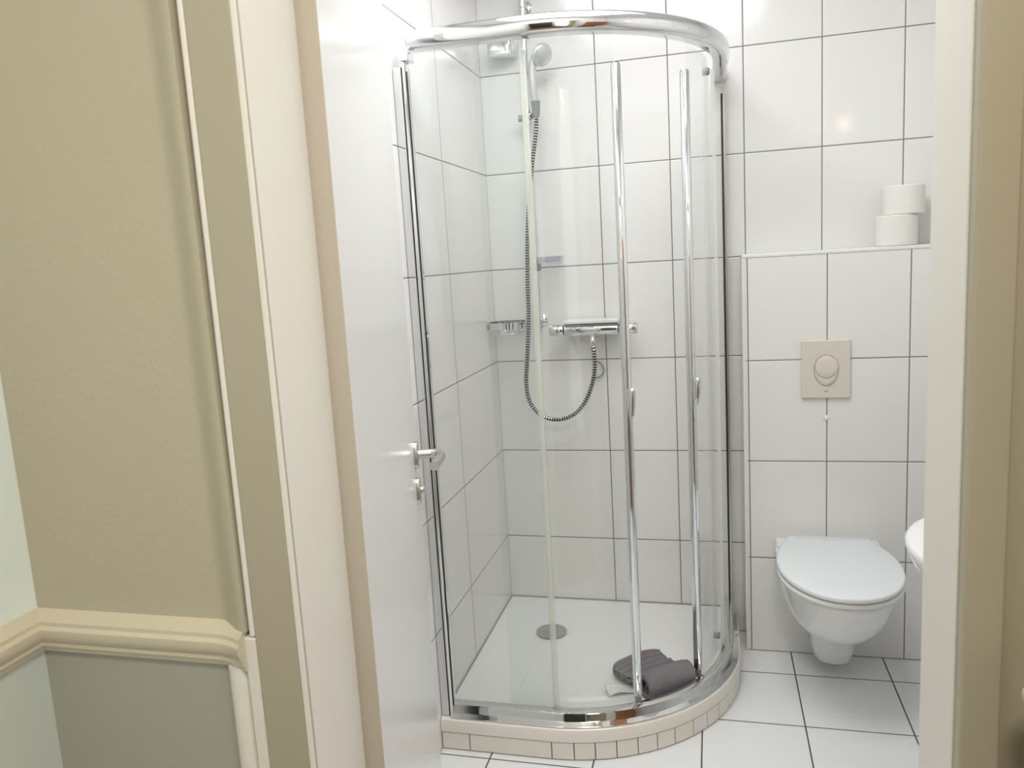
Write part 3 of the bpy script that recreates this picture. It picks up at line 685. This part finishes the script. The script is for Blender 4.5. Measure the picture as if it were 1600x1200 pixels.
# ---------------------------------------------------------------- toilet rolls
def roll(cx, cy, z0, r, h, lab):
    t = thing('toilet_roll', lab, 'toilet paper', (cx, cy, z0), 'toilet rolls on the ledge')
    pr = [(0.022, 0), (r-0.003, 0), (r, 0.003), (r, h-0.003), (r-0.003, h), (0.022, h), (0.022, 0)]
    n = 48; rings = [[(cx+rr*math.cos(2*pi*j/n), cy+rr*math.sin(2*pi*j/n), z0+zz) for j in range(n)] for rr, zz in pr]
    part(t, 'paper', MB().loft(rings, False), M_paper)
    rings = [[(cx+rr*math.cos(2*pi*j/n), cy+rr*math.sin(2*pi*j/n), z0+zz) for j in range(n)] for rr, zz in ((0.0215, 0.001), (0.0215, h-0.001), (0.020, h-0.001), (0.020, 0.001), (0.0215, 0.001))]
    part(t, 'cardboard_tube', MB().loft(rings, False), M_card)
roll(1.399, -0.079, 1.4165, 0.0625, 0.098, 'lower of the two white toilet rolls stacked on the ledge')
roll(1.420, -0.075, 1.5150, 0.0625, 0.092, 'upper white toilet roll, set slightly right on the stack')

# ---------------------------------------------------------------- washbasin, mirror lamp
wb = thing('washbasin', 'white ceramic washbasin edge showing beside the right door jamb', 'washbasin', (1.66, -1.33, 0.85))
def bring(z, sx, sy, n=56, x1=XR-0.001, cy=-1.33):
    r = []
    for j in range(n+1):
        q = pi/2+pi*j/n; r.append((x1-sx*0.35+sx*0.65*math.cos(q), cy+sy*math.sin(q), z))
    return [(x1, cy+sy, z)]+r+[(x1, cy-sy, z)]
BD = 0.487
part(wb, 'basin', MB().loft([bring(0.66, 0.20, 0.10), bring(0.69, 0.33, 0.17), bring(0.75, 0.43, 0.235), bring(0.81, 0.475, 0.268), bring(0.838, BD, 0.282), bring(0.848, BD, 0.283), bring(0.852, BD-0.006, 0.278), bring(0.852, BD-0.035, 0.25), bring(0.835, BD-0.045, 0.238), bring(0.76, BD-0.10, 0.18), bring(0.735, BD-0.2, 0.10)]), M_ceram, smooth_angle=1.0)
part(wb, 'drain_pipe', MB().tube(catmull([(1.46, -1.33, 0.68), (1.46, -1.33, 0.56), (1.47, -1.33, 0.53), (1.50, -1.33, 0.52), (1.655, -1.33, 0.52)], 8), 0.016, 16), M_chrome)
ml = thing('mirror_lamp', 'small warm lamp on the right bathroom wall above the washbasin', 'lamp', (1.66, -1.33, 2.0))
part(ml, 'arm', MB().tube([(1.658, -1.33, 2.04), (1.47, -1.33, 2.04), (1.45, -1.33, 2.03)], 0.008, 12), M_chrome)
part(ml, 'bulb', MB().lathe((1.448, -1.33, 2.024), (0, 0, -1), [(0.008, 0), (0.022, 0.008), (0.026, 0.02), (0.022, 0.033), (0.0, 0.040)], 24), M_bulb)

# ---------------------------------------------------------------- wooden cabinet behind the door wall (seen in the chrome)
cb = thing('wooden_cabinet', 'tall brown wooden cabinet standing inside beside the doorway, seen as a reflection in the chrome', 'cabinet', (1.36, -1.77, 0))
part(cb, 'carcass', MB().box((1.17, -1.885, 0.0), (1.47, -1.72, 1.86)), M_brown, bevel=0.003)
part(cb, 'cabinet_door', MB().box((1.173, -1.7195, 0.06), (1.467, -1.702, 1.85)), M_brown, bevel=0.003)
part(cb, 'knob', MB().lathe((1.20, -1.702, 1.0), (0, 1, 0), [(0.006, 0), (0.006, 0.01), (0.013, 0.014), (0.013, 0.022), (0.0, 0.026)], 20), M_chrome)
